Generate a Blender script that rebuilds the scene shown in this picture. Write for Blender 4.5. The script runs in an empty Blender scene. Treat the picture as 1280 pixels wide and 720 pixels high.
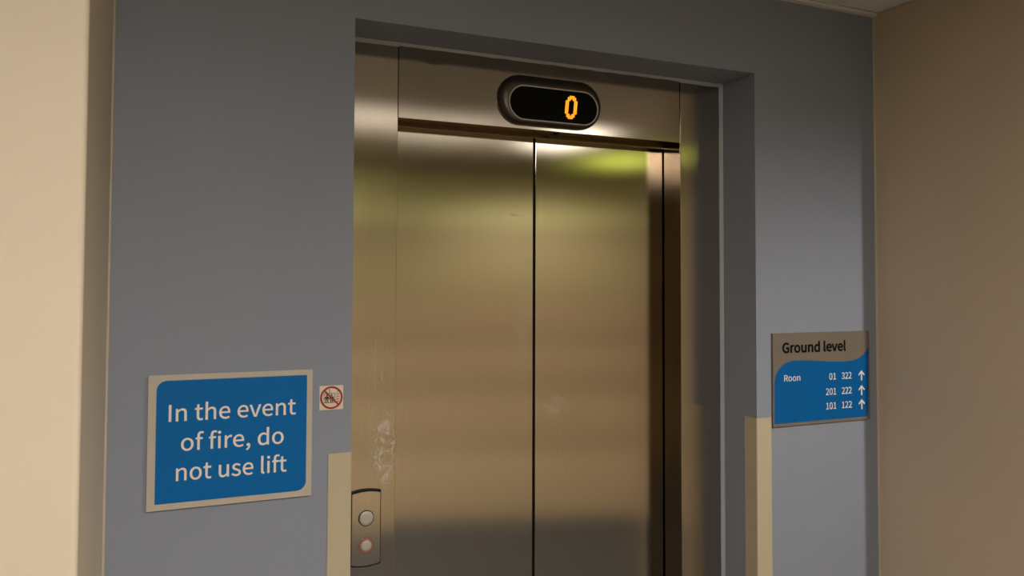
import bpy, bmesh, math, random
from mathutils import Matrix, Vector, noise

# ------------------------------------------------------------------ camera, world, lights, exposure
scene = bpy.context.scene
COL = scene.collection
cam_data = bpy.data.cameras.new('camera')
cam_data.sensor_fit = 'HORIZONTAL'
cam_data.sensor_width = 36.0
cam_data.lens = 971.687 / 1280 * 36.0
cam_data.shift_x = 44.520 / 1280
cam_data.shift_y = -41.573 / 1280
cam_data.clip_start = 0.02
cam = bpy.data.objects.new('camera', cam_data)
COL.objects.link(cam)
cam.matrix_world = (Matrix.Translation((0, -1.8, 1.68))
                    @ Matrix.Rotation(-math.radians(22.90312), 4, 'Z')
                    @ Matrix.Rotation(math.pi / 2 + math.radians(1.90469), 4, 'X')
                    @ Matrix.Rotation(math.radians(0.29056), 4, 'Z'))
scene.camera = cam

world = bpy.data.worlds.new('world')
scene.world = world
world.use_nodes = True
world.node_tree.nodes['Background'].inputs[0].default_value = (1.0, 0.86, 0.70, 1)
world.node_tree.nodes['Background'].inputs[1].default_value = 0.05

vs = scene.view_settings
vs.view_transform = 'Standard'
vs.look = 'None'
vs.gamma = 1
vs.use_curve_mapping = False
vs.exposure = 0.0

LUMINAIRES = [   # modular ceiling luminaires of the corridor: x0, x1, y0, y1, emission, label
    (-0.145, 0.155, -2.85, -2.25, 174.0, 'bright narrow ceiling light at the far side of the corridor behind the camera'),
    (0.755, 1.955, -2.25, -1.65, 1.05, 'dim long ceiling light in the corridor facing the lift doors')]
DOWNLIGHT_WATT = 118.0       # compact recessed downlight of the corridor
LIGHT_COLOUR = (1.0, 0.92, 0.80)

# main dimensions (metres): lift wall plane y = 0, near corridor wall y = YC, camera stands in the corridor
XL, XR = -0.0764, 2.1547          # alcove side walls
YC = -0.675                       # corridor wall with the alcove
YR = -0.76                        # the wall on the other side of the alcove stands a little forward
YE = -5.25                        # back edge of floor and ceiling
YF, YD = 0.1462, 0.2333           # steel frame face, door face
OL, OR, OT = 0.4446, 1.6598, 2.3035   # opening in the lift wall
ZC = 2.545                        # ceiling
JL, JR, HB = 0.597, 1.5014, 2.1062    # clear opening of the lift

# ------------------------------------------------------------------ helpers
def link(o, parent=None):
    COL.objects.link(o)
    if parent is not None:
        o.parent = parent
    return o

def origin_of(parent):
    v = Vector((0, 0, 0))
    while parent is not None:
        v += parent.location
        parent = parent.parent
    return v

def tag(o, label=None, cat=None, group=None, kind=None):
    if label: o['label'] = label
    if cat: o['category'] = cat
    if group: o['group'] = group
    if kind: o['kind'] = kind
    return o

def thing(name, loc, label, cat, group=None):
    o = bpy.data.objects.new(name, None)
    o.empty_display_size = 0.05
    o.location = loc
    link(o)
    return tag(o, label, cat, group)

class MB:
    """collects shapes in world coordinates, builds one mesh object"""
    def __init__(self):
        self.bm = bmesh.new()
    def box(self, x0, x1, y0, y1, z0, z1):
        v = [self.bm.verts.new((x, y, z)) for x in (x0, x1) for y in (y0, y1) for z in (z0, z1)]
        for f in ((0, 1, 3, 2), (4, 6, 7, 5), (0, 4, 5, 1), (2, 3, 7, 6), (0, 2, 6, 4), (1, 5, 7, 3)):
            self.bm.faces.new([v[i] for i in f])
        return self
    def loft(self, rings, caps=(True, True), closed=True):
        vs = [[self.bm.verts.new(p) for p in r] for r in rings]
        n = len(rings[0])
        for a, b in zip(vs, vs[1:]):
            for i in range(n if closed else n - 1):
                j = (i + 1) % n
                self.bm.faces.new((a[i], a[j], b[j], b[i]))
        if caps[0]: self.bm.faces.new(list(reversed(vs[0])))
        if caps[1]: self.bm.faces.new(vs[-1])
        return self
    def prism_xz(self, pts, y0, y1):
        """outline in the xz plane, extruded from y0 (front) to y1 (back)"""
        return self.loft([[(x, y0, z) for x, z in pts], [(x, y1, z) for x, z in pts]])
    def prism_xy(self, pts, z0, z1):
        return self.loft([[(x, y, z0) for x, y in pts], [(x, y, z1) for x, y in pts]])
    def build(self, name, mat, parent=None, loc=None, bevel=0, seg=2, smooth=False):
        bm = self.bm
        org = origin_of(parent)
        if loc is not None:
            org = org + Vector(loc) if parent is not None else Vector(loc)
        bmesh.ops.recalc_face_normals(bm, faces=bm.faces)
        uv = bm.loops.layers.uv.new('UVMap')
        for f in bm.faces:
            f.smooth = smooth
            n = f.normal
            for l in f.loops:
                c = l.vert.co
                if abs(n.x) > max(abs(n.y), abs(n.z)): l[uv].uv = (c.y, c.z)
                elif abs(n.z) > abs(n.y): l[uv].uv = (c.y, c.x)
                else: l[uv].uv = (c.x, c.z)
        for v in bm.verts: v.co -= org
        me = bpy.data.meshes.new(name)
        bm.to_mesh(me); bm.free()
        me.materials.append(mat)
        o = bpy.data.objects.new(name, me)
        o.location = Vector(loc) if loc is not None else (0, 0, 0)
        link(o, parent)
        if bevel:
            m = o.modifiers.new('bevel', 'BEVEL')
            m.width = bevel; m.segments = seg; m.limit_method = 'ANGLE'; m.angle_limit = math.radians(40)
            m.harden_normals = False
        return o

def struct(o):
    o['kind'] = 'structure'
    return o

def rounded(x0, x1, z0, z1, r, seg=8):
    """rounded rectangle outline; r = radii (bl, br, tr, tl)"""
    pts = []
    for (cx, cz, a0, rr, sx, sz) in ((x0, z0, 180, r[0], 1, 1), (x1, z0, 270, r[1], -1, 1),
                                     (x1, z1, 0, r[2], -1, -1), (x0, z1, 90, r[3], 1, -1)):
        if rr <= 0:
            pts.append((cx, cz)); continue
        for k in range(seg + 1):
            a = math.radians(a0 + 90 * k / seg)
            pts.append((cx + sx * rr + rr * math.cos(a), cz + sz * rr + rr * math.sin(a)))
    return pts

def stadium(cx, cz, w, h, n=20):
    r = h / 2; pts = []
    for s, a0 in ((1, -90), (-1, 90)):
        for k in range(n + 1):
            a = math.radians(a0 + 180 * k / n)
            pts.append((cx + s * (w / 2 - r) + r * math.cos(a), cz + r * math.sin(a)))
    return pts

def circle(cx, cz, r, n=28):
    return [(cx + r * math.cos(2 * math.pi * k / n), cz + r * math.sin(2 * math.pi * k / n)) for k in range(n)]

# ------------------------------------------------------------------ materials
def new_mat(name):
    m = bpy.data.materials.new(name)
    m.use_nodes = True
    nt = m.node_tree
    return m, nt, nt.nodes, nt.links, nt.nodes['Principled BSDF']

def N(ns, t, **kw):
    n = ns.new(t)
    for k, v in kw.items():
        if k in n.inputs: n.inputs[k].default_value = v
        else: setattr(n, k, v)
    return n

def coords(ns, ls, scale=(1, 1, 1), out='Object'):
    tc = ns.new('ShaderNodeTexCoord'); mp = ns.new('ShaderNodeMapping')
    mp.inputs['Scale'].default_value = scale
    ls.new(tc.outputs[out], mp.inputs['Vector'])
    return mp.outputs[0]

def plain(name, col, rough=0.5, metal=0.0, spec=0.5, vary=0.04, nscale=30):
    m, nt, ns, ls, b = new_mat(name)
    b.inputs['Roughness'].default_value = rough
    b.inputs['Metallic'].default_value = metal
    b.inputs['Specular IOR Level'].default_value = spec
    no = N(ns, 'ShaderNodeTexNoise', Scale=nscale, Detail=3.0)
    ls.new(coords(ns, ls), no.inputs['Vector'])
    rp = ns.new('ShaderNodeMix'); rp.data_type = 'RGBA'
    rp.inputs[6].default_value = (*[c * (1 - vary) for c in col], 1)
    rp.inputs[7].default_value = (*[min(1, c * (1 + vary)) for c in col], 1)
    ls.new(no.outputs['Fac'], rp.inputs[0])
    ls.new(rp.outputs[2], b.inputs['Base Color'])
    return m

def paint(name, col, rough=0.55, bump=0.12, spec=0.3, marks=0.0):
    """emulsion paint: broad tone drift, roller stipple, a few scuffs"""
    m, nt, ns, ls, b = new_mat(name)
    b.inputs['Specular IOR Level'].default_value = spec
    v = coords(ns, ls)
    big = N(ns, 'ShaderNodeTexNoise', Scale=2.2, Detail=4.0, Roughness=0.6); ls.new(v, big.inputs['Vector'])
    mx = ns.new('ShaderNodeMix'); mx.data_type = 'RGBA'
    mx.inputs[6].default_value = (*[c * 0.94 for c in col], 1)
    mx.inputs[7].default_value = (*[min(1, c * 1.05) for c in col], 1)
    ls.new(big.outputs['Fac'], mx.inputs[0])
    last = mx.outputs[2]
    if marks:
        sc = N(ns, 'ShaderNodeTexNoise', Scale=26.0, Detail=5.0, Roughness=0.7); ls.new(v, sc.inputs['Vector'])
        rp = ns.new('ShaderNodeMapRange'); rp.inputs[1].default_value = 0.66; rp.inputs[2].default_value = 0.74
        rp.inputs[4].default_value = marks; ls.new(sc.outputs['Fac'], rp.inputs[0])
        m2 = ns.new('ShaderNodeMix'); m2.data_type = 'RGBA'
        m2.inputs[7].default_value = (*[c * 0.6 for c in col], 1)
        ls.new(rp.outputs[0], m2.inputs[0]); ls.new(last, m2.inputs[6]); last = m2.outputs[2]
    ls.new(last, b.inputs['Base Color'])
    b.inputs['Roughness'].default_value = rough
    st = N(ns, 'ShaderNodeTexNoise', Scale=420.0, Detail=2.0); ls.new(v, st.inputs['Vector'])
    wv = N(ns, 'ShaderNodeTexNoise', Scale=9.0, Detail=1.0); ls.new(v, wv.inputs['Vector'])
    ad = ns.new('ShaderNodeMath'); ad.operation = 'MULTIPLY_ADD'; ad.inputs[1].default_value = 3.0
    ls.new(wv.outputs['Fac'], ad.inputs[0]); ls.new(st.outputs['Fac'], ad.inputs[2])
    bp = N(ns, 'ShaderNodeBump', Strength=bump, Distance=0.0008); ls.new(ad.outputs[0], bp.inputs['Height'])
    ls.new(bp.outputs[0], b.inputs['Normal'])
    return m

def steel(name, col=(0.53, 0.48, 0.42), rough=0.155, aniso=0.45, residue=None, smears=()):
    """brushed stainless steel, vertical grain; residue = (x, z, half x, half z) of dried glue in object space;
    smears = list of (x, z, half x, half z, amount) of wiped whitish patches"""
    m, nt, ns, ls, b = new_mat(name)
    gls = ns.new('ShaderNodeBsdfAnisotropic'); gls.distribution = 'BECKMANN'
    gls.inputs['Anisotropy'].default_value = -aniso
    tg = ns.new('ShaderNodeTangent'); tg.direction_type = 'UV_MAP'; tg.uv_map = 'UVMap'
    ls.new(tg.outputs[0], gls.inputs['Tangent'])
    b.inputs['Base Color'].default_value = (0.50, 0.45, 0.38, 1); b.inputs['Roughness'].default_value = 0.6
    b.inputs['Specular IOR Level'].default_value = 0.3
    grain = N(ns, 'ShaderNodeTexNoise', Scale=1.0, Detail=4.0, Roughness=0.7)
    ls.new(coords(ns, ls, (260, 260, 2.0)), grain.inputs['Vector'])
    cloud = N(ns, 'ShaderNodeTexNoise', Scale=2.6, Detail=3.0, Roughness=0.5)
    v = coords(ns, ls); ls.new(v, cloud.inputs['Vector'])
    mx = ns.new('ShaderNodeMix'); mx.data_type = 'RGBA'
    mx.inputs[6].default_value = (*[c * 0.90 for c in col], 1)
    mx.inputs[7].default_value = (*[min(1, c * 1.08) for c in col], 1)
    ls.new(grain.outputs['Fac'], mx.inputs[0])
    r1 = ns.new('ShaderNodeMapRange'); r1.inputs[3].default_value = rough * 0.92; r1.inputs[4].default_value = rough * 1.10
    r1.inputs[1].default_value = 0.2; r1.inputs[2].default_value = 0.8
    ls.new(cloud.outputs['Fac'], r1.inputs[0])
    sep = ns.new('ShaderNodeSeparateXYZ'); ls.new(v, sep.inputs[0])
    def window(cx, cz, hx, hz):
        """soft elliptic window 1 inside, 0 outside"""
        acc = []
        for o, c, h in ((0, cx, hx), (2, cz, hz)):
            s = ns.new('ShaderNodeMath'); s.operation = 'SUBTRACT'; s.inputs[1].default_value = c
            ls.new(sep.outputs[o], s.inputs[0])
            d = ns.new('ShaderNodeMath'); d.operation = 'DIVIDE'; d.inputs[1].default_value = h; ls.new(s.outputs[0], d.inputs[0])
            p = ns.new('ShaderNodeMath'); p.operation = 'MULTIPLY'; ls.new(d.outputs[0], p.inputs[0]); ls.new(d.outputs[0], p.inputs[1])
            acc.append(p.outputs[0])
        s = ns.new('ShaderNodeMath'); s.operation = 'ADD'; ls.new(acc[0], s.inputs[0]); ls.new(acc[1], s.inputs[1])
        r = ns.new('ShaderNodeMapRange'); r.inputs[1].default_value = 0.35; r.inputs[2].default_value = 1.0
        r.inputs[3].default_value = 1.0; r.inputs[4].default_value = 0.0
        ls.new(s.outputs[0], r.inputs[0])
        return r.outputs[0]
    def blotch(win, nscale, lo, hi, amount, stretch=(1, 1, 1)):
        no = N(ns, 'ShaderNodeTexNoise', Scale=nscale, Detail=4.0, Roughness=0.6, Distortion=1.5)
        ls.new(coords(ns, ls, stretch), no.inputs['Vector'])
        r = ns.new('ShaderNodeMapRange'); r.inputs[1].default_value = lo; r.inputs[2].default_value = hi
        ls.new(no.outputs['Fac'], r.inputs[0])
        p = ns.new('ShaderNodeMath'); p.operation = 'MULTIPLY'; ls.new(win, p.inputs[0]); ls.new(r.outputs[0], p.inputs[1])
        q = ns.new('ShaderNodeMath'); q.operation = 'MULTIPLY'; q.inputs[1].default_value = amount; ls.new(p.outputs[0], q.inputs[0])
        return q.outputs[0]
    masks = []
    if residue:
        masks.append(blotch(window(*residue), 26.0, 0.47, 0.60, 0.70))
        x, z, hx, hz = residue
        masks.append(blotch(window(x - 0.015, z + 0.12, hx * 1.5, hz * 2.4), 1.0, 0.52, 0.75, 0.35, (150, 150, 8)))
    for (x, z, hx, hz, am) in smears:
        masks.append(blotch(window(x, z, hx, hz), 14.0, 0.42, 0.7, am))
    ls.new(mx.outputs[2], gls.inputs['Color']); ls.new(r1.outputs[0], gls.inputs['Roughness'])
    out = ns['Material Output']; last = gls.outputs[0]
    for k in masks:
        sh = ns.new('ShaderNodeMixShader')
        ls.new(k, sh.inputs[0]); ls.new(last, sh.inputs[1]); ls.new(b.outputs[0], sh.inputs[2]); last = sh.outputs[0]
    ls.new(last, out.inputs['Surface'])
    return m

def emit(name, col, strength):
    m, nt, ns, ls, b = new_mat(name)
    b.inputs['Base Color'].default_value = (*col, 1)
    b.inputs['Emission Color'].default_value = (*col, 1)
    b.inputs['Emission Strength'].default_value = strength
    b.inputs['Roughness'].default_value = 0.5
    return m

M = {}
M['blue_wall'] = paint('blue_grey_wall_paint', (0.236, 0.262, 0.336), rough=0.6, bump=0.15)
M['cream_wall'] = paint('cream_corridor_paint', (0.69, 0.60, 0.49), rough=0.6, bump=0.15)
M['beige_wall'] = paint('beige_wall_paint', (0.63, 0.51, 0.38), rough=0.6, bump=0.15, marks=0.0)
M['far_wall'] = paint('far_wall_paint', (0.36, 0.285, 0.18), rough=0.6)
M['caulk'] = plain('sealant', (0.42, 0.44, 0.50), 0.55)
M['corner_caulk'] = plain('corner_sealant', (0.50, 0.44, 0.36), 0.5)
M['carpet'] = plain('dark_carpet', (0.088, 0.090, 0.098), 0.95, vary=0.3, nscale=180)
M['tile'] = paint('mineral_fibre_tile', (0.86, 0.86, 0.85), rough=0.9, bump=0.5)
M['grid'] = plain('white_ceiling_grid', (0.76, 0.75, 0.75), 0.4)
M['steel_frame'] = steel('brushed_steel_frame')
M['black'] = plain('black_void', (0.004, 0.004, 0.004), 0.9, spec=0.1)
M['rubber'] = plain('black_rubber', (0.008, 0.008, 0.008), 0.6, spec=0.2)
M['guard'] = plain('beige_plastic_guard', (0.47, 0.41, 0.30), 0.38, vary=0.03, nscale=60)
M['sign_silver'] = plain('satin_aluminium_print', (0.46, 0.42, 0.37), 0.45, 0.0, 0.4, vary=0.03)
M['rsign_silver'] = plain('satin_grey_sign_plate', (0.165, 0.140, 0.118), 0.5, 0.0, 0.25, vary=0.03)
M['sign_blue'] = plain('sign_blue_vinyl', (0.003, 0.125, 0.40), 0.5, 0, 0.12, vary=0.02)
M['rsign_blue'] = plain('directory_blue_vinyl', (0.002, 0.100, 0.33), 0.5, 0, 0.10, vary=0.02)
M['white_print'] = plain('white_print', (0.74, 0.71, 0.67), 0.5, vary=0.02)
M['black_print'] = plain('black_print', (0.004, 0.004, 0.005), 0.7, 0, 0.08)
M['sticker'] = plain('white_sticker', (0.66, 0.58, 0.50), 0.4)
M['red_print'] = plain('red_print', (0.32, 0.013, 0.014), 0.4)
M['sticker_black'] = plain('sticker_black_print', (0.03, 0.025, 0.02), 0.4)
M['bezel'] = plain('dark_bronze_bezel', (0.13, 0.112, 0.095), 0.42, 1.0)
M['rim'] = plain('grey_rim', (0.55, 0.52, 0.49), 0.45, 0.2)
M['glass'] = plain('black_display_glass', (0.003, 0.003, 0.003), 0.35, 0, 0.06)
M['led'] = emit('amber_led', (1.0, 0.30, 0.015), 1.7)
M['plate'] = steel('satin_call_plate', (0.60, 0.55, 0.49), 0.17, 0.3)
M['button'] = plain('brushed_button', (0.46, 0.43, 0.40), 0.5, 0.3)
M['button_ring'] = plain('dark_button_ring', (0.10, 0.09, 0.08), 0.35, 0.9)
M['lit_ring'] = emit('amber_button_halo', (0.38, 0.09, 0.03), 0.07)
M['green_tint_panel'] = plain('added_green_tint', (0.55, 0.55, 0.27), 0.5)
M['olive_tint_panel'] = plain('added_olive_tint', (0.30, 0.265, 0.145), 0.5)
M['alu'] = plain('aluminium', (0.5, 0.48, 0.45), 0.4, 0.9)
M['green_lit'] = emit('green_lit_face', (0.68, 0.80, 0.12), 5.5)
M['lampglow'] = emit('downlight_lamp', LIGHT_COLOUR, 25.0)

# ------------------------------------------------------------------ setting: floor, walls, ceiling
X0, X1 = -3.6, 5.6                 # ends of the corridor
struct(MB().box(X0 - .12, X1 + .12, YE, 0.36, -0.1, 0.0).build('floor', M['carpet']))

w = MB()
w.box(XL - 0.12, OL, 0, 0.36, 0, 2.75)
w.box(OR, XR + 0.12, 0, 0.36, 0, 2.75)
w.box(OL, OR, 0, 0.36, OT, 2.75)
wall_rear = struct(w.build('wall_rear', M['blue_wall']))
# corridor wall left of the alcove, returning to the lift wall (rounded arris)
def arris_wall(xa, xb, sign, yc):
    r, pts = 0.009, []
    if sign > 0:      # solid on the left, arris at (XL, YC)
        pts = [(xa, 0), (xa, yc)]
        for k in range(9):
            a = math.radians(-90 + 90 * k / 8)
            pts.append((xb - r + r * math.cos(a), yc + r + r * math.sin(a)))
        pts.append((xb, 0))
    else:
        pts = [(xb, 0), (xa, 0)]
        for k in range(9):
            a = math.radians(180 + 90 * k / 8)
            pts.append((xa + r + r * math.cos(a), yc + r + r * math.sin(a)))
        pts.append((xb, yc))
    return MB().prism_xy(pts, 0, 2.75)
wall_left = struct(arris_wall(X0, XL, 1, YC).build('wall_left', M['cream_wall']))
wall_right = struct(arris_wall(XR, X1, -1, YR).build('wall_right', M['beige_wall']))
# the far corridor wall runs at a slight angle; it is seen only mirrored in the steel
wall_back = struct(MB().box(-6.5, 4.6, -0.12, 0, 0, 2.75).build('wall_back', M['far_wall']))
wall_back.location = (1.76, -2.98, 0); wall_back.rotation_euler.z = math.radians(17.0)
struct(MB().box(X0 - .12, X0, YE, 0, 0, 2.75).build('wall_corridor_end_left', M['far_wall']))
struct(MB().box(X1, X1 + .12, YE, 0, 0, 2.75).build('wall_corridor_end_right', M['far_wall']))
# sealant lines in the two inner corners of the alcove
def corner_bead(name, x, sx):
    pts = [(x, 0.0), (x + sx * 0.005, 0.0), (x + sx * 0.0035, -0.0035), (x, -0.0045)]
    return struct(MB().prism_xy(pts, 0, ZC).build(name, M['corner_caulk']))
corner_bead('trim_1', XL, 1)
corner_bead('trim_2', XR, -1)

# added boards on that wall: light growing towards the floor, painted in steps
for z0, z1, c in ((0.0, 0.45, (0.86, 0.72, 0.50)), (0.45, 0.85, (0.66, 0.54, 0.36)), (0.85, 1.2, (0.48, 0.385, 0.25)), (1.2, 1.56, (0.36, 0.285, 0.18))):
    o = MB().box(-6.4, 4.5, 0.0005, 0.012, z0, z1).build('light_step_board', paint('light_step_paint', c)); o.parent = wall_back
# added matte green and olive panels on the far wall, tinting its mirror image
win = struct(MB().box(-1.6, 2.8, -0.01, 0.02, 1.56, 1.60).box(-1.6, 2.8, -0.01, 0.02, 2.46, 2.50).build('added_tint_screen', M['olive_tint_panel']))  # win: the added tint screen, not a window
win.location = wall_back.location; win.rotation_euler.z = wall_back.rotation_euler.z
for k in range(4):
    xa = -1.6 + k * 1.1
    for z0, z1, mm in ((2.08, 2.46, 'green_tint_panel'), (1.60, 2.08, 'olive_tint_panel')):
        o = MB().box(xa, xa + 1.1, -0.005, 0.012, z0, z1).build('tint_panel', M[mm])
        o.parent = win

# suspended ceiling: slab, tiles one by one, grid bars, perimeter angle
ceil_o = struct(MB().box(X0 - .12, X1 + .12, YE, 0.0, ZC + 0.05, ZC + 0.17).build('ceiling', M['tile']))
gx = [1.955 + 0.6 * k for k in range(-10, 7)]
gx = [X0] + [x for x in gx if X0 + .05 < x < X1 - .05] + [X1]
gy = [YE, -4.65, -4.05, -3.45, -2.85, -2.25, -1.65, -1.05, -0.45, 0.0]
tile_mesh = {}
def ceiling_tile(xa, xb, ya, yb):
    key = (round(xb - xa, 3), round(yb - ya, 3))
    cx, cy = (xa + xb) / 2, (ya + yb) / 2
    if key not in tile_mesh:
        o = MB().box(xa + .004, xb - .004, ya + .004, yb - .004, ZC + 0.004, ZC + 0.02).build('ceiling_tile', M['tile'], ceil_o, (cx, cy, ZC))
        tile_mesh[key] = o.data
    else:
        o = bpy.data.objects.new('ceiling_tile', tile_mesh[key]); o.location = (cx, cy, ZC)
        link(o, ceil_o)
    return o
for i in range(len(gx) - 1):
    for j in range(len(gy) - 1):
        xa, xb, ya, yb = gx[i], gx[i + 1], gy[j], gy[j + 1]
        cx, cy = (xa + xb) / 2, (ya + yb) / 2
        if ya > -0.5:               # alcove row
            xa, xb = max(xa, XL), min(xb, XR)
            if xb - xa < 0.03: continue
            yb = -0.018
        hit = [L for L in LUMINAIRES if L[0] < xb - .02 and L[1] > xa + .02 and abs(L[2] - ya) < .02]
        if hit:
            if xb - hit[0][1] > 0.05: ceiling_tile(hit[0][1], xb, ya, yb)
            if hit[0][0] - xa > 0.05: ceiling_tile(xa, hit[0][0], ya, yb)
            continue
        ceiling_tile(xa, xb, ya, yb)
for x in gx[1:-1]:
    y1 = 0.0 if XL < x < XR else YC
    MB().box(x - .012, x + .012, YE, y1, ZC, ZC + 0.012).build('ceiling_grid_bar', M['grid'], ceil_o)
for y in gy[1:-1]:
    MB().box(X0, X1, y - .012, y + .012, ZC + 0.0006, ZC + 0.0126).build('ceiling_grid_bar', M['grid'], ceil_o)
def angle(name, x0, x1, y0, y1):
    return struct(MB().box(x0, x1, y0, y1, ZC - 0.006, ZC + 0.004).build(name, M['grid']))
angle('trim_3', XL + .006, XR - .0005, -0.018, 0.0)

# ------------------------------------------------------------------ corridor luminaires
for (xa, xb, ya, yb, power, text) in LUMINAIRES:
    cx, cy = (xa + xb) / 2, (ya + yb) / 2
    t = thing('ceiling_luminaire', (cx, cy, ZC), text, 'ceiling light', 'corridor ceiling lights')
    f = MB()
    for (a, b, c, d) in ((xa + .013, xb - .013, ya + .013, ya + .035), (xa + .013, xb - .013, yb - .035, yb - .013),
                         (xa + .013, xa + .035, ya + .035, yb - .035), (xb - .035, xb - .013, ya + .035, yb - .035)):
        f.box(a, b, c, d, ZC + .001, ZC + 0.03)
    f.build('frame', M['grid'], t)
    MB().box(xa + .035, xb - .035, ya + .035, yb - .035, ZC + 0.006, ZC + 0.02).build('diffuser', emit('luminaire_diffuser', LIGHT_COLOUR, power), t)

def downlight(x, y, label):
    t = thing('downlight', (x, y, ZC), label, 'downlight')
    rings = [[(x + r * math.cos(a * math.pi / 14), y + r * math.sin(a * math.pi / 14), z) for a in range(28)]
             for r, z in ((0.030, ZC - 0.001), (0.030, ZC - 0.004), (0.055, ZC - 0.004), (0.055, ZC + 0.0006), (0.030, ZC + 0.0006))]
    MB().loft(rings, (False, False)).build('trim_ring', M['grid'], t)
    MB().prism_xy([(x + .028 * math.cos(a * math.pi / 12), y + .028 * math.sin(a * math.pi / 12)) for a in range(24)], ZC - 0.0015, ZC + 0.0005).build('lens', M['lampglow'], t)
    ld = bpy.data.lights.new('downlight_lamp', 'SPOT')
    ld.energy = DOWNLIGHT_WATT; ld.color = LIGHT_COLOUR; ld.shadow_soft_size = 0.012
    ld.spot_size = math.radians(163); ld.spot_blend = 0.55
    lo = bpy.data.objects.new('lamp', ld); lo.location = (0, 0, -0.018)
    link(lo, t)
downlight(2.240, -1.80, 'small round recessed downlight in the corridor ceiling near the alcove corner')

# lit green sign box hanging from the corridor ceiling (mirrored in the right door leaf)
ex = thing('hanging_sign', (2.9, -2.2, ZC), 'lit green sign box hanging from the corridor ceiling', 'sign')
MB().box(2.76, 3.12, -2.215, -2.185, 2.450, 2.525).build('housing', M['grid'], ex, bevel=0.003)
MB().box(2.775, 3.105, -2.1845, -2.182, 2.466, 2.514).build('lit_face', M['green_lit'], ex)
for xx in (2.80, 3.08):
    MB().prism_xy([(xx + .005 * math.cos(a * math.pi / 5), -2.2 + .005 * math.sin(a * math.pi / 5)) for a in range(10)], 2.525, ZC + .003).build('hanger_rod', M['alu'], ex)

# ------------------------------------------------------------------ lift: steel surround
frame = thing('lift_surround', (1.0492, YF, 0), 'brushed steel lift surround with wide jambs and header set in blue wall', 'lift frame')
fx = 1.0492
M['steel_jamb'] = steel('brushed_steel_jamb', residue=(0.568 - fx, 1.250, 0.040, 0.115))
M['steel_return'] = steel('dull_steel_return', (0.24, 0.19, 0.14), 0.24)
M['steel_header'] = steel('brushed_steel_header', (0.42, 0.375, 0.33))
M['steel_left'] = steel('brushed_steel_left_leaf', smears=[(0.212, 1.50, 0.03, 0.22, 0.22), (0.19, 1.872, 0.035, 0.004, 0.6), (0.18, 1.895, 0.02, 0.003, 0.4)])
M['steel_right'] = steel('brushed_steel_right_leaf', smears=[(-0.165, 1.315, 0.045, 0.035, 0.40)])

def jamb(x0, x1, inner):
    """folded jamb: face plus return towards the door (inner = -1 left jamb, +1 right jamb)"""
    t = 0.003
    if inner < 0:      # return at x1
        pts = [(x0, YF), (x1, YF), (x1, YD - .006), (x1 - t, YD - .006), (x1 - t, YF + t), (x0, YF + t)]
    else:              # return at x0
        pts = [(x1, YF), (x1, YF + t), (x0 + t, YF + t), (x0 + t, YD - .006), (x0, YD - .006), (x0, YF)]
    return MB().prism_xy(pts, 0.0, OT - 0.001)
jamb(OL + .001, JL, -1).build('jamb', M['steel_jamb'], frame, bevel=0.0010)
jamb(JR, OR - .001, 1).build('jamb', M['steel_frame'], frame, bevel=0.0012)
MB().box(JR - 0.0009, JR - 0.0001, YF + 0.004, YD - .006, 0.0, OT - .004).build('jamb_return', M['steel_return'], frame)
# header: front sheet with one shallow dent, folded soffit
hx0, hx1 = JL + 0.0005, JR - 0.0060
bmh = MB()
nx, nz = 90, 24
zs = [HB + (OT - 0.002 - HB) * k / nz for k in range(nz + 1)]
rows = []
for z in zs:
    row = []
    for i in range(nx + 1):
        x = hx0 + (hx1 - hx0) * i / nx
        d = 0.0013 * math.exp(-(((x - 0.696) / 0.016) ** 2 + ((z - 2.281) / 0.013) ** 2))
        row.append((x, YF + d, z))
    rows.append(row)
vsr = [[bmh.bm.verts.new(p) for p in r] for r in rows]
for a, b in zip(vsr, vsr[1:]):
    for i in range(nx):
        bmh.bm.faces.new((a[i], a[i + 1], b[i + 1], b[i]))
hd = bmh.build('header', M['steel_header'], frame, smooth=True)
so = hd.modifiers.new('sheet', 'SOLIDIFY'); so.thickness = 0.003; so.offset = -1; so.use_even_offset = False
es = hd.modifiers.new('sharp_rim', 'EDGE_SPLIT'); es.split_angle = math.radians(35)
MB().box(hx0, JR - 0.002, YF + 0.0031, 0.1985, HB, HB + 0.003).build('soffit', M['steel_return'], frame)
# lip of the door track below the header, in front of the leaves
MB().box(JL + .001, JR - .002, 0.2005, YD - 0.001, 2.0935, 2.125).build('track_lip', M['steel_return'], frame, bevel=0.0003)
# door release bush in the soffit
ry = 0.170
rings = [[(1.082 + r * math.cos(a * math.pi / 10), ry + r * math.sin(a * math.pi / 10), z) for a in range(20)]
         for r, z in ((0.009, HB + 0.001), (0.009, HB - 0.003), (0.0065, HB - 0.003), (0.0055, HB - .0012))]
MB().loft(rings, (False, True)).build('release_bush', M['rubber'], frame)
# dark space behind joints
MB().box(OL + .002, OR - .002, YD + 0.06, YD + 0.07, 0.0, OT - .003).build('shaft_panel', M['black'], frame)
MB().box(JL + .002, JR + .05, YF + 0.008, 0.1975, HB + 0.006, OT - .004).build('header_filler', M['black'], frame)
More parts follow.
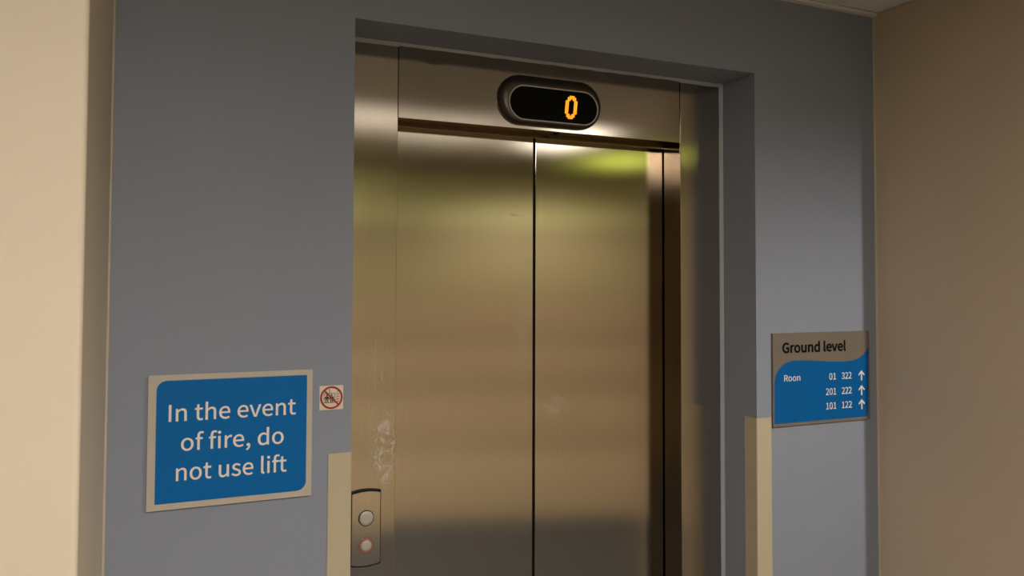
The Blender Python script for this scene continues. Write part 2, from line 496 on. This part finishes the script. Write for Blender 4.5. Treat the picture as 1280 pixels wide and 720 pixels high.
# sealant bead round the frame, a little uneven
def bead(path, out):
    """path of (x, z); out = direction of the wall side"""
    rings = []
    for (x, z) in path:
        k = 0.0105 + 0.0025 * noise.noise(Vector((x * 26, z * 26, 3.1)))
        ox, oz = out
        rings.append([(x, YF - 0.0002, z), (x - ox * k * 0.95, YF - 0.0002, z - oz * k * 0.95), (x - ox * k * 0.70, YF - k * 0.32, z - oz * k * 0.70), (x, YF - k * 0.75, z)])
    return rings
m = MB()
m.loft(bead([(OL + .001 + (OR - OL - .002) * i / 70, OT - .0005) for i in range(71)], (0, 1)))
m.build('sealant_bead', M['caulk'], frame, smooth=False)
m = MB()
m.loft(bead([(OR - .0005, OT * i / 60) for i in range(61)], (1, 0)))
m.build('sealant_bead', M['caulk'], frame)
m = MB()
m.loft(bead([(OL + .0005, OT * i / 60) for i in range(61)], (-1, 0)))
m.build('sealant_bead', M['caulk'], frame)

# ------------------------------------------------------------------ lift doors: two leaves
GAP0, GAP1 = 1.0385, 1.0475
def leaf(x0, x1, edge, label, mat):
    t = thing('lift_door_leaf', ((x0 + x1) / 2, YD, 0), label, 'lift door', 'leaves of the lift door')
    MB().box(x0, x1, YD, YD + 0.03, 0.008, 2.14).build('panel', mat, t, bevel=0.0004)
    xe = x1 if edge > 0 else x0
    MB().box(min(xe + edge * .0002, xe + edge * 0.0038), max(xe + edge * .0002, xe + edge * 0.0038), YD + 0.008, YD + 0.026, 0.01, 2.14).build('edge_seal', M['rubber'], t)
    return t
leaf(0.555, GAP0, 1, 'left brushed steel lift door leaf, left of the black centre gap', M['steel_left'])
leaf(GAP1, 1.4985, -1, 'right brushed steel lift door leaf, right of the black centre gap', M['steel_right'])

# ------------------------------------------------------------------ floor indicator on the header
dcx, dcz = 1.0440, 2.1855
disp = thing('floor_indicator', (dcx, YF, dcz), 'dark oval floor indicator showing an amber 0 on the lift header', 'floor display')
gcx, gcz, gw, gh = 1.0475, 2.1740, 0.279, 0.0915
m = MB()
rings = []
for k, (f_, y) in enumerate(((0.0, YF - 0.0004), (0.0, YF - 0.006), (0.10, YF - 0.015), (0.45, YF - 0.0235), (0.85, YF - 0.0275), (1.0, YF - 0.0275))):
    cx = dcx + (gcx - dcx) * f_; cz = dcz + (gcz - dcz) * f_
    wv = 0.328 + (gw + 0.006 - 0.328) * f_; hv = 0.1405 + (gh + 0.006 - 0.1405) * f_
    rings.append([(x, y, z) for x, z in stadium(cx, cz, wv, hv)])
m.loft(rings, (True, False))
bz = m.build('bezel', M['bezel'], disp, smooth=True)
m = MB()
m.loft([[(x, y, z) for x, z in stadium(gcx, gcz, gw + d, gh + d)] for d, y in ((0.0065, YF - 0.0268), (0.0055, YF - 0.0292), (0.0005, YF - 0.0292), (-0.0005, YF - 0.0262))], (False, False))
m.build('rim', M['rim'], bz, smooth=False)
gl = MB().prism_xz(stadium(gcx, gcz, gw, gh), YF - 0.0268, YF - 0.02).build('glass', M['glass'], disp)
# amber dot matrix digit 0: two dots thick, slightly slanted
ROWS = ["..###..", ".#####.", ".##.##.", "##...##", "##...##", "##...##", "##...##", "##...##", "##...##", "##...##", "##...##", ".##.##.", ".#####.", "..###.."]
m = MB()
px, pz = 0.0055, 0.00475
for r, row in enumerate(ROWS):
    for c, ch in enumerate(row):
        if ch == '#':
            zz = 2.2045 - r * pz
            xx = 1.0845 + c * px + (zz - 2.1725) * 0.10
            m.prism_xz(circle(xx, zz, 0.00258, 8), YF - 0.0278, YF - 0.0269)
m.build('digit', M['led'], gl)

# ------------------------------------------------------------------ call panel
call = thing('call_panel', (0.5195, YF, 0.957), 'narrow steel lift call panel with two round buttons on left jamb', 'call panel')
def arched(x0, x1, z0, z1, rise, n=12):
    pts = []
    cx = (x0 + x1) / 2; h = (x1 - x0) / 2
    for k in range(n + 1):
        u = -1 + 2 * k / n; pts.append((cx + u * h, z0 - rise * (1 - u * u)))
    for k in range(n + 1):
        u = 1 - 2 * k / n; pts.append((cx + u * h, z1 + rise * (1 - u * u)))
    return pts
MB().prism_xz(arched(0.4800, 0.5590, 0.9600, 1.1445, 0.005), YF - 0.0050, YF - 0.0003).build('back_box', M['rubber'], call)
MB().prism_xz(arched(0.4820, 0.5570, 0.9635, 1.1400, 0.005), YF - 0.0095, YF - 0.0052).build('face_plate', M['plate'], call, bevel=0.0015)
def ring(cx, cz, r0, r1, y0, y1, n=32):
    m = MB()
    m.loft([[(x, y, z) for x, z in circle(cx, cz, r, n)] for r, y in ((r1, y1), (r1, y0 + .0006), (r1 - .0008, y0), (r0 + .0008, y0), (r0, y0 + .0006), (r0, y1))], (False, False))
    return m
for z, r, lit in ((1.0785, 0.0178, False), (1.0100, 0.0135, True)):
    ring(0.5195, z, r + 0.0004, 0.0203 if not lit else 0.0205, YF - 0.0112, YF - 0.0096).build('button_ring', M['button_ring'] if not lit else M['plate'], call)
    m = MB()
    m.loft([[(x, y, zz) for x, zz in circle(0.5195, z, rr, 32)] for rr, y in ((r, YF - 0.0096), (r, YF - 0.0122), (r - .0010, YF - 0.0130), (r * .55, YF - 0.0132), (0.0008, YF - 0.0133))], (False, True))
    bt = m.build('button', M['button'], call, smooth=True)
    if lit:
        tag(ring(0.5195, z, r + 0.0004, r + 0.0034, YF - 0.0120, YF - 0.0113).build('lit_halo', M['lit_ring'], bt), 'thin amber lit ring')

# ------------------------------------------------------------------ corner guards on the opening
def guard(x, s, label):
    """s = -1: guard on the left edge of the opening, +1: right edge"""
    t = thing('corner_guard', (x, 0, 0), label, 'corner guard', 'beige corner guards of the lift opening')
    th, wf, wr = 0.0022, 0.0540, 0.0495
    pts = [(x + s * wf, -.0003), (x + s * wf, -th * .6), (x + s * (wf - .0015), -th)]
    r = 0.004
    cxc = x - s * th + s * r; cyc = -th + r
    for k in range(7):
        a = math.radians(90 * k / 6)
        pts.append((cxc - s * r * math.sin(a), cyc - r * math.cos(a)))
    pts += [(x - s * th, wr - .0015), (x - s * th * .6, wr), (x - s * .0003, wr), (x - s * .0003, -.0003)]
    MB().prism_xy(pts, 0.004, 1.2785).build('angle_profile', M['guard'], t)
    return t
guard(OL, -1, 'beige plastic corner guard beside the call panel, left edge of lift opening')
guard(OR, 1, 'beige plastic corner guard below the Ground level sign, right edge of lift opening')

# ------------------------------------------------------------------ lettering (outlines of a humanist sans, one loop list per glyph)
GLYPHS = {",":[97,[[[26,-67],[48,-54],[64,-38],[74,-17],[77,7],[76,22],[70,34],[62,42],[50,44],[41,43],[33,38],[28,31],[26,22],[28,12],[33,5],[41,1],[50,-1],[54,0],[51,-15],[44,-28],[33,-39],[19,-48]]]],"0":[194,[[[97,-5],[130,4],[156,29],[172,70],[177,129],[172,187],[156,229],[130,253],[97,261],[64,253],[39,229],[23,187],[18,129],[23,70],[39,29],[64,4]],[[97,21],[77,28],[62,47],[52,81],[48,129],[52,177],[62,211],[77,230],[97,236],[117,230],[133,211],[143,177],[146,129],[143,81],[133,47],[117,28]]]],"1":[194,[[[31,0],[172,0],[172,27],[120,27],[120,257],[96,257],[85,251],[72,246],[58,242],[42,238],[42,218],[88,218],[88,27],[31,27]]]],"2":[194,[[[15,0],[177,0],[177,28],[106,28],[64,25],[105,67],[137,108],[157,147],[165,186],[159,217],[144,241],[121,256],[90,261],[67,259],[47,251],[30,239],[14,224],[33,206],[44,217],[57,227],[71,233],[86,235],[107,231],[121,221],[130,205],[133,185],[126,150],[104,112],[68,68],[15,19]]]],"3":[194,[[[92,-5],[124,0],[151,15],[168,38],[175,69],[170,93],[159,112],[142,125],[120,134],[120,136],[139,145],[153,158],[163,176],[166,197],[160,224],[145,244],[121,257],[91,261],[70,259],[52,253],[35,243],[20,231],[37,210],[48,221],[61,228],[75,233],[90,235],[108,232],[122,224],[130,211],[133,195],[130,175],[118,160],[96,149],[62,146],[62,121],[100,117],[125,107],[138,91],[142,70],[138,50],[128,35],[111,25],[90,22],[70,24],[53,31],[39,40],[27,51],[10,31],[24,17],[42,6],[65,-2]]]],"G":[241,[[[136,-5],[161,-2],[182,4],[201,13],[215,25],[215,133],[131,133],[131,106],[186,106],[186,39],[177,33],[165,28],[153,25],[139,24],[103,31],[76,52],[59,85],[54,129],[60,172],[77,205],[104,226],[139,233],[157,231],[171,226],[184,218],[194,209],[212,230],[199,241],[183,251],[162,258],[138,261],[91,252],[54,226],[29,184],[20,128],[29,72],[53,31],[90,4]]]],"I":[103,[[[35,0],[68,0],[68,257],[35,257]]]],"R":[222,[[[68,135],[68,230],[111,230],[137,228],[157,220],[169,206],[173,185],[169,163],[157,147],[137,138],[111,135]],[[176,0],[213,0],[147,112],[171,122],[189,137],[201,158],[205,185],[199,219],[180,241],[152,253],[116,257],[35,257],[35,0],[68,0],[68,109],[114,109]]]],"d":[217,[[[97,-5],[114,-2],[129,3],[143,12],[155,22],[156,22],[159,0],[185,0],[185,279],[153,279],[153,206],[154,173],[142,182],[130,189],[116,194],[101,195],[70,188],[43,168],[25,137],[19,95],[24,53],[40,21],[65,2]],[[104,22],[82,27],[65,42],[55,65],[51,95],[56,125],[68,148],[85,163],[106,168],[118,167],[130,163],[141,157],[153,148],[153,48],[141,37],[129,29],[117,24]]]],"e":[194,[[[109,-5],[127,-3],[144,1],[158,7],[172,15],[160,36],[149,30],[138,25],[126,22],[113,21],[88,26],[68,39],[55,60],[50,88],[178,88],[179,106],[174,143],[160,171],[136,189],[103,195],[72,188],[44,168],[25,137],[18,95],[25,53],[45,22],[74,2]],[[49,110],[56,135],[68,154],[85,166],[104,169],[124,166],[139,154],[148,136],[151,110]]]],"f":[114,[[[12,164],[37,164],[37,0],[69,0],[69,164],[110,164],[110,190],[69,190],[69,220],[71,236],[76,248],[84,255],[96,258],[118,252],[125,277],[118,280],[110,282],[102,283],[93,283],[68,279],[51,266],[41,247],[37,221],[37,190],[12,188]]]],"h":[213,[[[32,0],[64,0],[64,138],[78,151],[90,160],[103,165],[116,167],[133,164],[144,155],[150,139],[152,116],[152,0],[184,0],[184,120],[181,152],[170,176],[152,190],[126,195],[108,193],[91,186],[77,176],[63,163],[64,202],[64,279],[32,279]]]],"i":[96,[[[32,0],[64,0],[64,190],[32,190]],[[48,229],[57,231],[64,235],[68,242],[70,251],[68,259],[64,266],[57,270],[48,271],[40,270],[33,266],[29,259],[27,251],[29,242],[33,235],[40,231]]]],"l":[99,[[[66,-5],[84,-2],[80,23],[73,22],[70,23],[67,25],[65,29],[64,36],[64,279],[32,279],[32,38],[34,20],[40,7],[51,-2]]]],"n":[214,[[[32,0],[64,0],[64,138],[78,151],[90,160],[103,165],[116,167],[133,164],[144,155],[150,139],[152,116],[152,0],[184,0],[184,120],[181,152],[170,176],[152,190],[126,195],[108,193],[91,186],[76,175],[62,162],[62,162],[58,190],[32,190]]]],"o":[212,[[[106,-5],[139,2],[167,22],[187,53],[194,95],[187,137],[167,169],[139,188],[106,195],[73,188],[45,169],[25,137],[18,95],[25,53],[45,22],[73,2]],[[106,22],[84,27],[66,42],[55,65],[51,95],[55,125],[66,148],[84,163],[106,168],[129,163],[146,148],[157,125],[161,95],[157,65],[146,42],[129,27]]]],"r":[136,[[[32,0],[64,0],[64,122],[75,143],[87,156],[100,164],[112,166],[131,163],[137,191],[116,195],[101,192],[86,184],[73,172],[62,155],[62,155],[58,190],[32,190]]]],"s":[164,[[[82,-5],[112,0],[133,12],[146,30],[151,52],[146,75],[132,90],[114,101],[93,110],[78,116],[65,122],[56,131],[52,143],[54,153],[61,162],[72,168],[88,170],[100,169],[111,165],[121,160],[131,153],[146,173],[134,182],[120,189],[104,193],[87,195],[59,191],[39,179],[26,162],[22,141],[27,120],[39,105],[57,94],[77,86],[93,80],[107,72],[117,63],[120,50],[118,38],[111,29],[99,23],[83,20],[67,22],[53,27],[39,34],[27,43],[11,22],[26,11],[43,3],[62,-3]]]],"t":[132,[[[92,-5],[101,-4],[110,-2],[119,0],[127,2],[121,27],[99,21],[85,24],[76,31],[71,42],[70,58],[70,164],[121,164],[121,190],[70,190],[70,244],[43,244],[40,190],[9,188],[9,164],[38,164],[38,59],[41,33],[50,13],[66,0]]]],"u":[213,[[[88,-5],[106,-2],[122,5],[137,16],[151,30],[152,30],[154,0],[181,0],[181,190],[149,190],[149,55],[136,41],[124,31],[111,25],[97,23],[81,26],[70,35],[64,51],[62,74],[62,190],[29,190],[29,70],[33,38],[44,14],[62,0]]]],"v":[182,[[[73,0],[111,0],[178,190],[146,190],[110,82],[93,26],[91,26],[74,82],[38,190],[5,190]]]]," ":[78,[]]}
def lettering(body, x0, x1, base, cap, y, mat, parent, weight=0.0, name='lettering', depth=0.0006):
    """one line of lettering on the plane y, fitted between x0 and x1, capital height cap"""
    pen, loops = 0, []
    for ch in body:
        adv, ls_ = GLYPHS[ch]
        for l in ls_:
            l = [p for i, p in enumerate(l) if math.dist(p, l[i - 1]) > 1.5]
            loops.append([(px_ + pen, py_) for px_, py_ in l])
        pen += adv
    xs = [p[0] for l in loops for p in l]
    sx = (x1 - x0) / (max(xs) - min(xs)); sz = cap / CAPH; mn = min(xs)
    cu = bpy.data.curves.new(name, 'CURVE'); cu.dimensions = '2D'; cu.fill_mode = 'BOTH'
    cu.extrude = depth / 2
    for l in loops:
        s = cu.splines.new('POLY'); s.points.add(len(l) - 1); s.use_cyclic_u = True
        for p, (a, b) in zip(s.points, l): p.co = ((a - mn) * sx, b * sz, 0, 1)
    tmp = bpy.data.objects.new('tmp', cu); COL.objects.link(tmp)
    bpy.context.view_layer.update()
    me = bpy.data.meshes.new_from_object(tmp.evaluated_get(bpy.context.evaluated_depsgraph_get()))
    bpy.data.objects.remove(tmp); bpy.data.curves.remove(cu)
    if weight:                          # heavier strokes: the outline repeated a hair's breadth around itself
        bmw = bmesh.new()
        for k in range(8):
            a = k * math.pi / 4
            me2 = me.copy(); me2.transform(Matrix.Translation((weight * math.cos(a), weight * math.sin(a), 0.00001 * k)))
            bmw.from_mesh(me2); bpy.data.meshes.remove(me2)
        bmw.from_mesh(me)
        bmw.to_mesh(me); bmw.free()
    me.transform(Matrix.Translation(Vector((x0, y, base)) - origin_of(parent)) @ Matrix.Rotation(math.pi / 2, 4, 'X'))
    me.name = name; me.materials.clear(); me.materials.append(mat)
    o = bpy.data.objects.new(name, me)
    return link(o, parent)
CAPH = max(p[1] for p in GLYPHS['I'][1][0])

# ------------------------------------------------------------------ fire sign, left of the lift
sg = thing('fire_sign', (0.1788, 0, 1.189), 'blue sign reading In the event of fire, do not use lift', 'sign')
MB().prism_xz(rounded(0.0053, 0.3522, 1.1887, 1.4752, (0.002, 0.002, 0.002, 0.002), 3), -0.0070, -0.0030).build('plate', M['sign_silver'], sg, bevel=0.0006)
MB().box(0.012, 0.3455, -0.0030, -0.0003, 1.196, 1.468).build('backing_tape', M['rubber'], sg)
bp_ = MB().prism_xz(rounded(0.0216, 0.3393, 1.2025, 1.4628, (0.0008, 0.021, 0.0008, 0.021), 10), -0.0076, -0.0071).build('blue_panel', M['sign_blue'], sg)
yl = -0.0082
lettering('In the event', 0.0468, 0.3143, 1.3757, 0.0352, yl, M['white_print'], bp_, 0.00035)
lettering('of fire, do', 0.0722, 0.2880, 1.3121, 0.0352, yl, M['white_print'], bp_, 0.00035)
lettering('not use lift', 0.0632, 0.2955, 1.2491, 0.0352, yl, M['white_print'], bp_, 0.00035)

# ------------------------------------------------------------------ prohibition sticker
st = thing('prohibition_sticker', (0.3973, 0, 1.379), 'small white sticker with red circle crossing out a lift pictogram', 'sticker')
sx0, sx1, sz0, sz1 = 0.3696, 0.4248, 1.3795, 1.4350
scx, scz = (sx0 + sx1) / 2, (sz0 + sz1) / 2
MB().prism_xz(rounded(sx0, sx1, sz0, sz1, (.001,) * 4, 3), -0.0008, -0.0002).build('backing', M['sticker'], st)
m = MB()
def bar(m, xa, za, xb, zb, w, y0, y1):
    d = Vector((xb - xa, zb - za)); d.normalize(); n = Vector((-d.y, d.x)) * w / 2
    m.prism_xz([(xa + n.x, za + n.y), (xa - n.x, za - n.y), (xb - n.x, zb - n.y), (xb + n.x, zb + n.y)], y0, y1)
r = 0.0262
def P_(u, v): return (scx + u * 0.0275, scz + v * 0.0275)   # -1..1 on the sticker
# lift car outline, cable, two passengers, flames
for a, b in (((-.62, -.42), (.30, -.42)), ((-.62, -.42), (-.62, .36)), ((-.62, .36), (.30, .36)), ((.30, .36), (.30, -.42))):
    bar(m, *P_(*a), *P_(*b), 0.0011, -0.0011, -0.00085)
bar(m, *P_(-.16, .36), *P_(-.16, .74), 0.0016, -0.0011, -0.00085)
for (u, h) in ((-.38, 1.0), (.02, 1.06)):
    m.prism_xz(circle(*P_(u, .20 * h), 0.0022, 12), -0.0012, -0.00086)
    m.prism_xz([P_(u - .13, .10), P_(u + .13, .10), P_(u + .10, -.14), P_(u - .10, -.14)], -0.0012, -0.00086)
    bar(m, *P_(u - .06, -.13), *P_(u - .10, -.42), 0.0024, -0.0012, -0.00086)
    bar(m, *P_(u + .06, -.13), *P_(u + .10, -.42), 0.0024, -0.0012, -0.00086)
    bar(m, *P_(u - .13, .08), *P_(u - .19, -.14), 0.0016, -0.0012, -0.00086)
    bar(m, *P_(u + .13, .08), *P_(u + .19, -.14), 0.0016, -0.0012, -0.00086)
m.build('pictogram', M['sticker_black'], st)
m = MB()
for k in range(5):
    zc = .52 - k * .21
    a, b, c = P_(.42, zc - .10), P_(.55, zc + .02), P_(.68, zc - .04)
    bar(m, *a, *b, 0.0015, -0.0011, -0.00085); bar(m, *b, *c, 0.0015, -0.0011, -0.00085)
m.build('flame_marks', M['red_print'], st)
m = ring(scx, scz, r - 0.0042, r, -0.0016, -0.0013, 48)
bar(m, scx - r * .67, scz + r * .67, scx + r * .67, scz - r * .67, 0.0040, -0.00165, -0.0013)
m.build('red_ring_and_bar', M['red_print'], st)

# ------------------------------------------------------------------ directory sign, right of the lift
ds = thing('directory_sign', (1.915, 0, 1.249), 'grey and blue Ground level directory sign with room numbers and arrows', 'sign')
pl_ = MB().prism_xz(rounded(1.7164, 2.1134, 1.2487, 1.5270, (.001,) * 4, 3), -0.0065, -0.0003).build('plate', M['rsign_silver'], ds, bevel=0.0008)
wave = [(1.7212, 1.2585), (2.0945, 1.2585), (2.1000, 1.2600), (2.1035, 1.2660), (2.1090, 1.4770),
        (2.0985, 1.4645), (2.0835, 1.4515), (2.0705, 1.4440), (2.0574, 1.4395), (2.0390, 1.4360), (2.0188, 1.4345), (1.9800, 1.4345),
        (1.9432, 1.4362), (1.8816, 1.4405), (1.8500, 1.4428), (1.8212, 1.4440), (1.8020, 1.4440), (1.7854, 1.4425), (1.7690, 1.4385), (1.7559, 1.4325),
        (1.7430, 1.4235), (1.7324, 1.4112), (1.7262, 1.4000), (1.7232, 1.3885), (1.7222, 1.3750)]
bp_ = MB().prism_xz(wave, -0.0071, -0.0066).build('blue_panel', M['rsign_blue'], ds)
yl = -0.0077
lettering('Ground level', 1.7537, 2.0097, 1.4685, 0.0285, yl + .0006, M['black_print'], pl_, 0.0014)
lettering('Roon', 1.7585, 1.8216, 1.3830, 0.0185, yl, M['white_print'], bp_, 0.00018)
for base, a, b, xa in ((1.3802, '01', '322', 1.9393), (1.3340, '201', '222', 1.9251), (1.2902, '101', '122', 1.9257)):
    lettering(a, xa, 1.9672, base, 0.0198, yl, M['white_print'], bp_, 0.00018)
    lettering(b, 1.9912, 2.0326, base, 0.0198, yl, M['white_print'], bp_, 0.00018)
    z0, z1, xc = base - 0.0080, base + 0.0235, 2.0755
    pts = [(xc - .0024, z0), (xc + .0024, z0), (xc + .0024, z1 - .0085), (xc + .0108, z1 - .0165), (xc + .0136, z1 - .0130), (xc, z1),
           (xc - .0136, z1 - .0130), (xc - .0108, z1 - .0165), (xc - .0024, z1 - .0085)]
    MB().prism_xz(pts, yl - .0003, yl + .0003).build('arrow', M['white_print'], bp_)
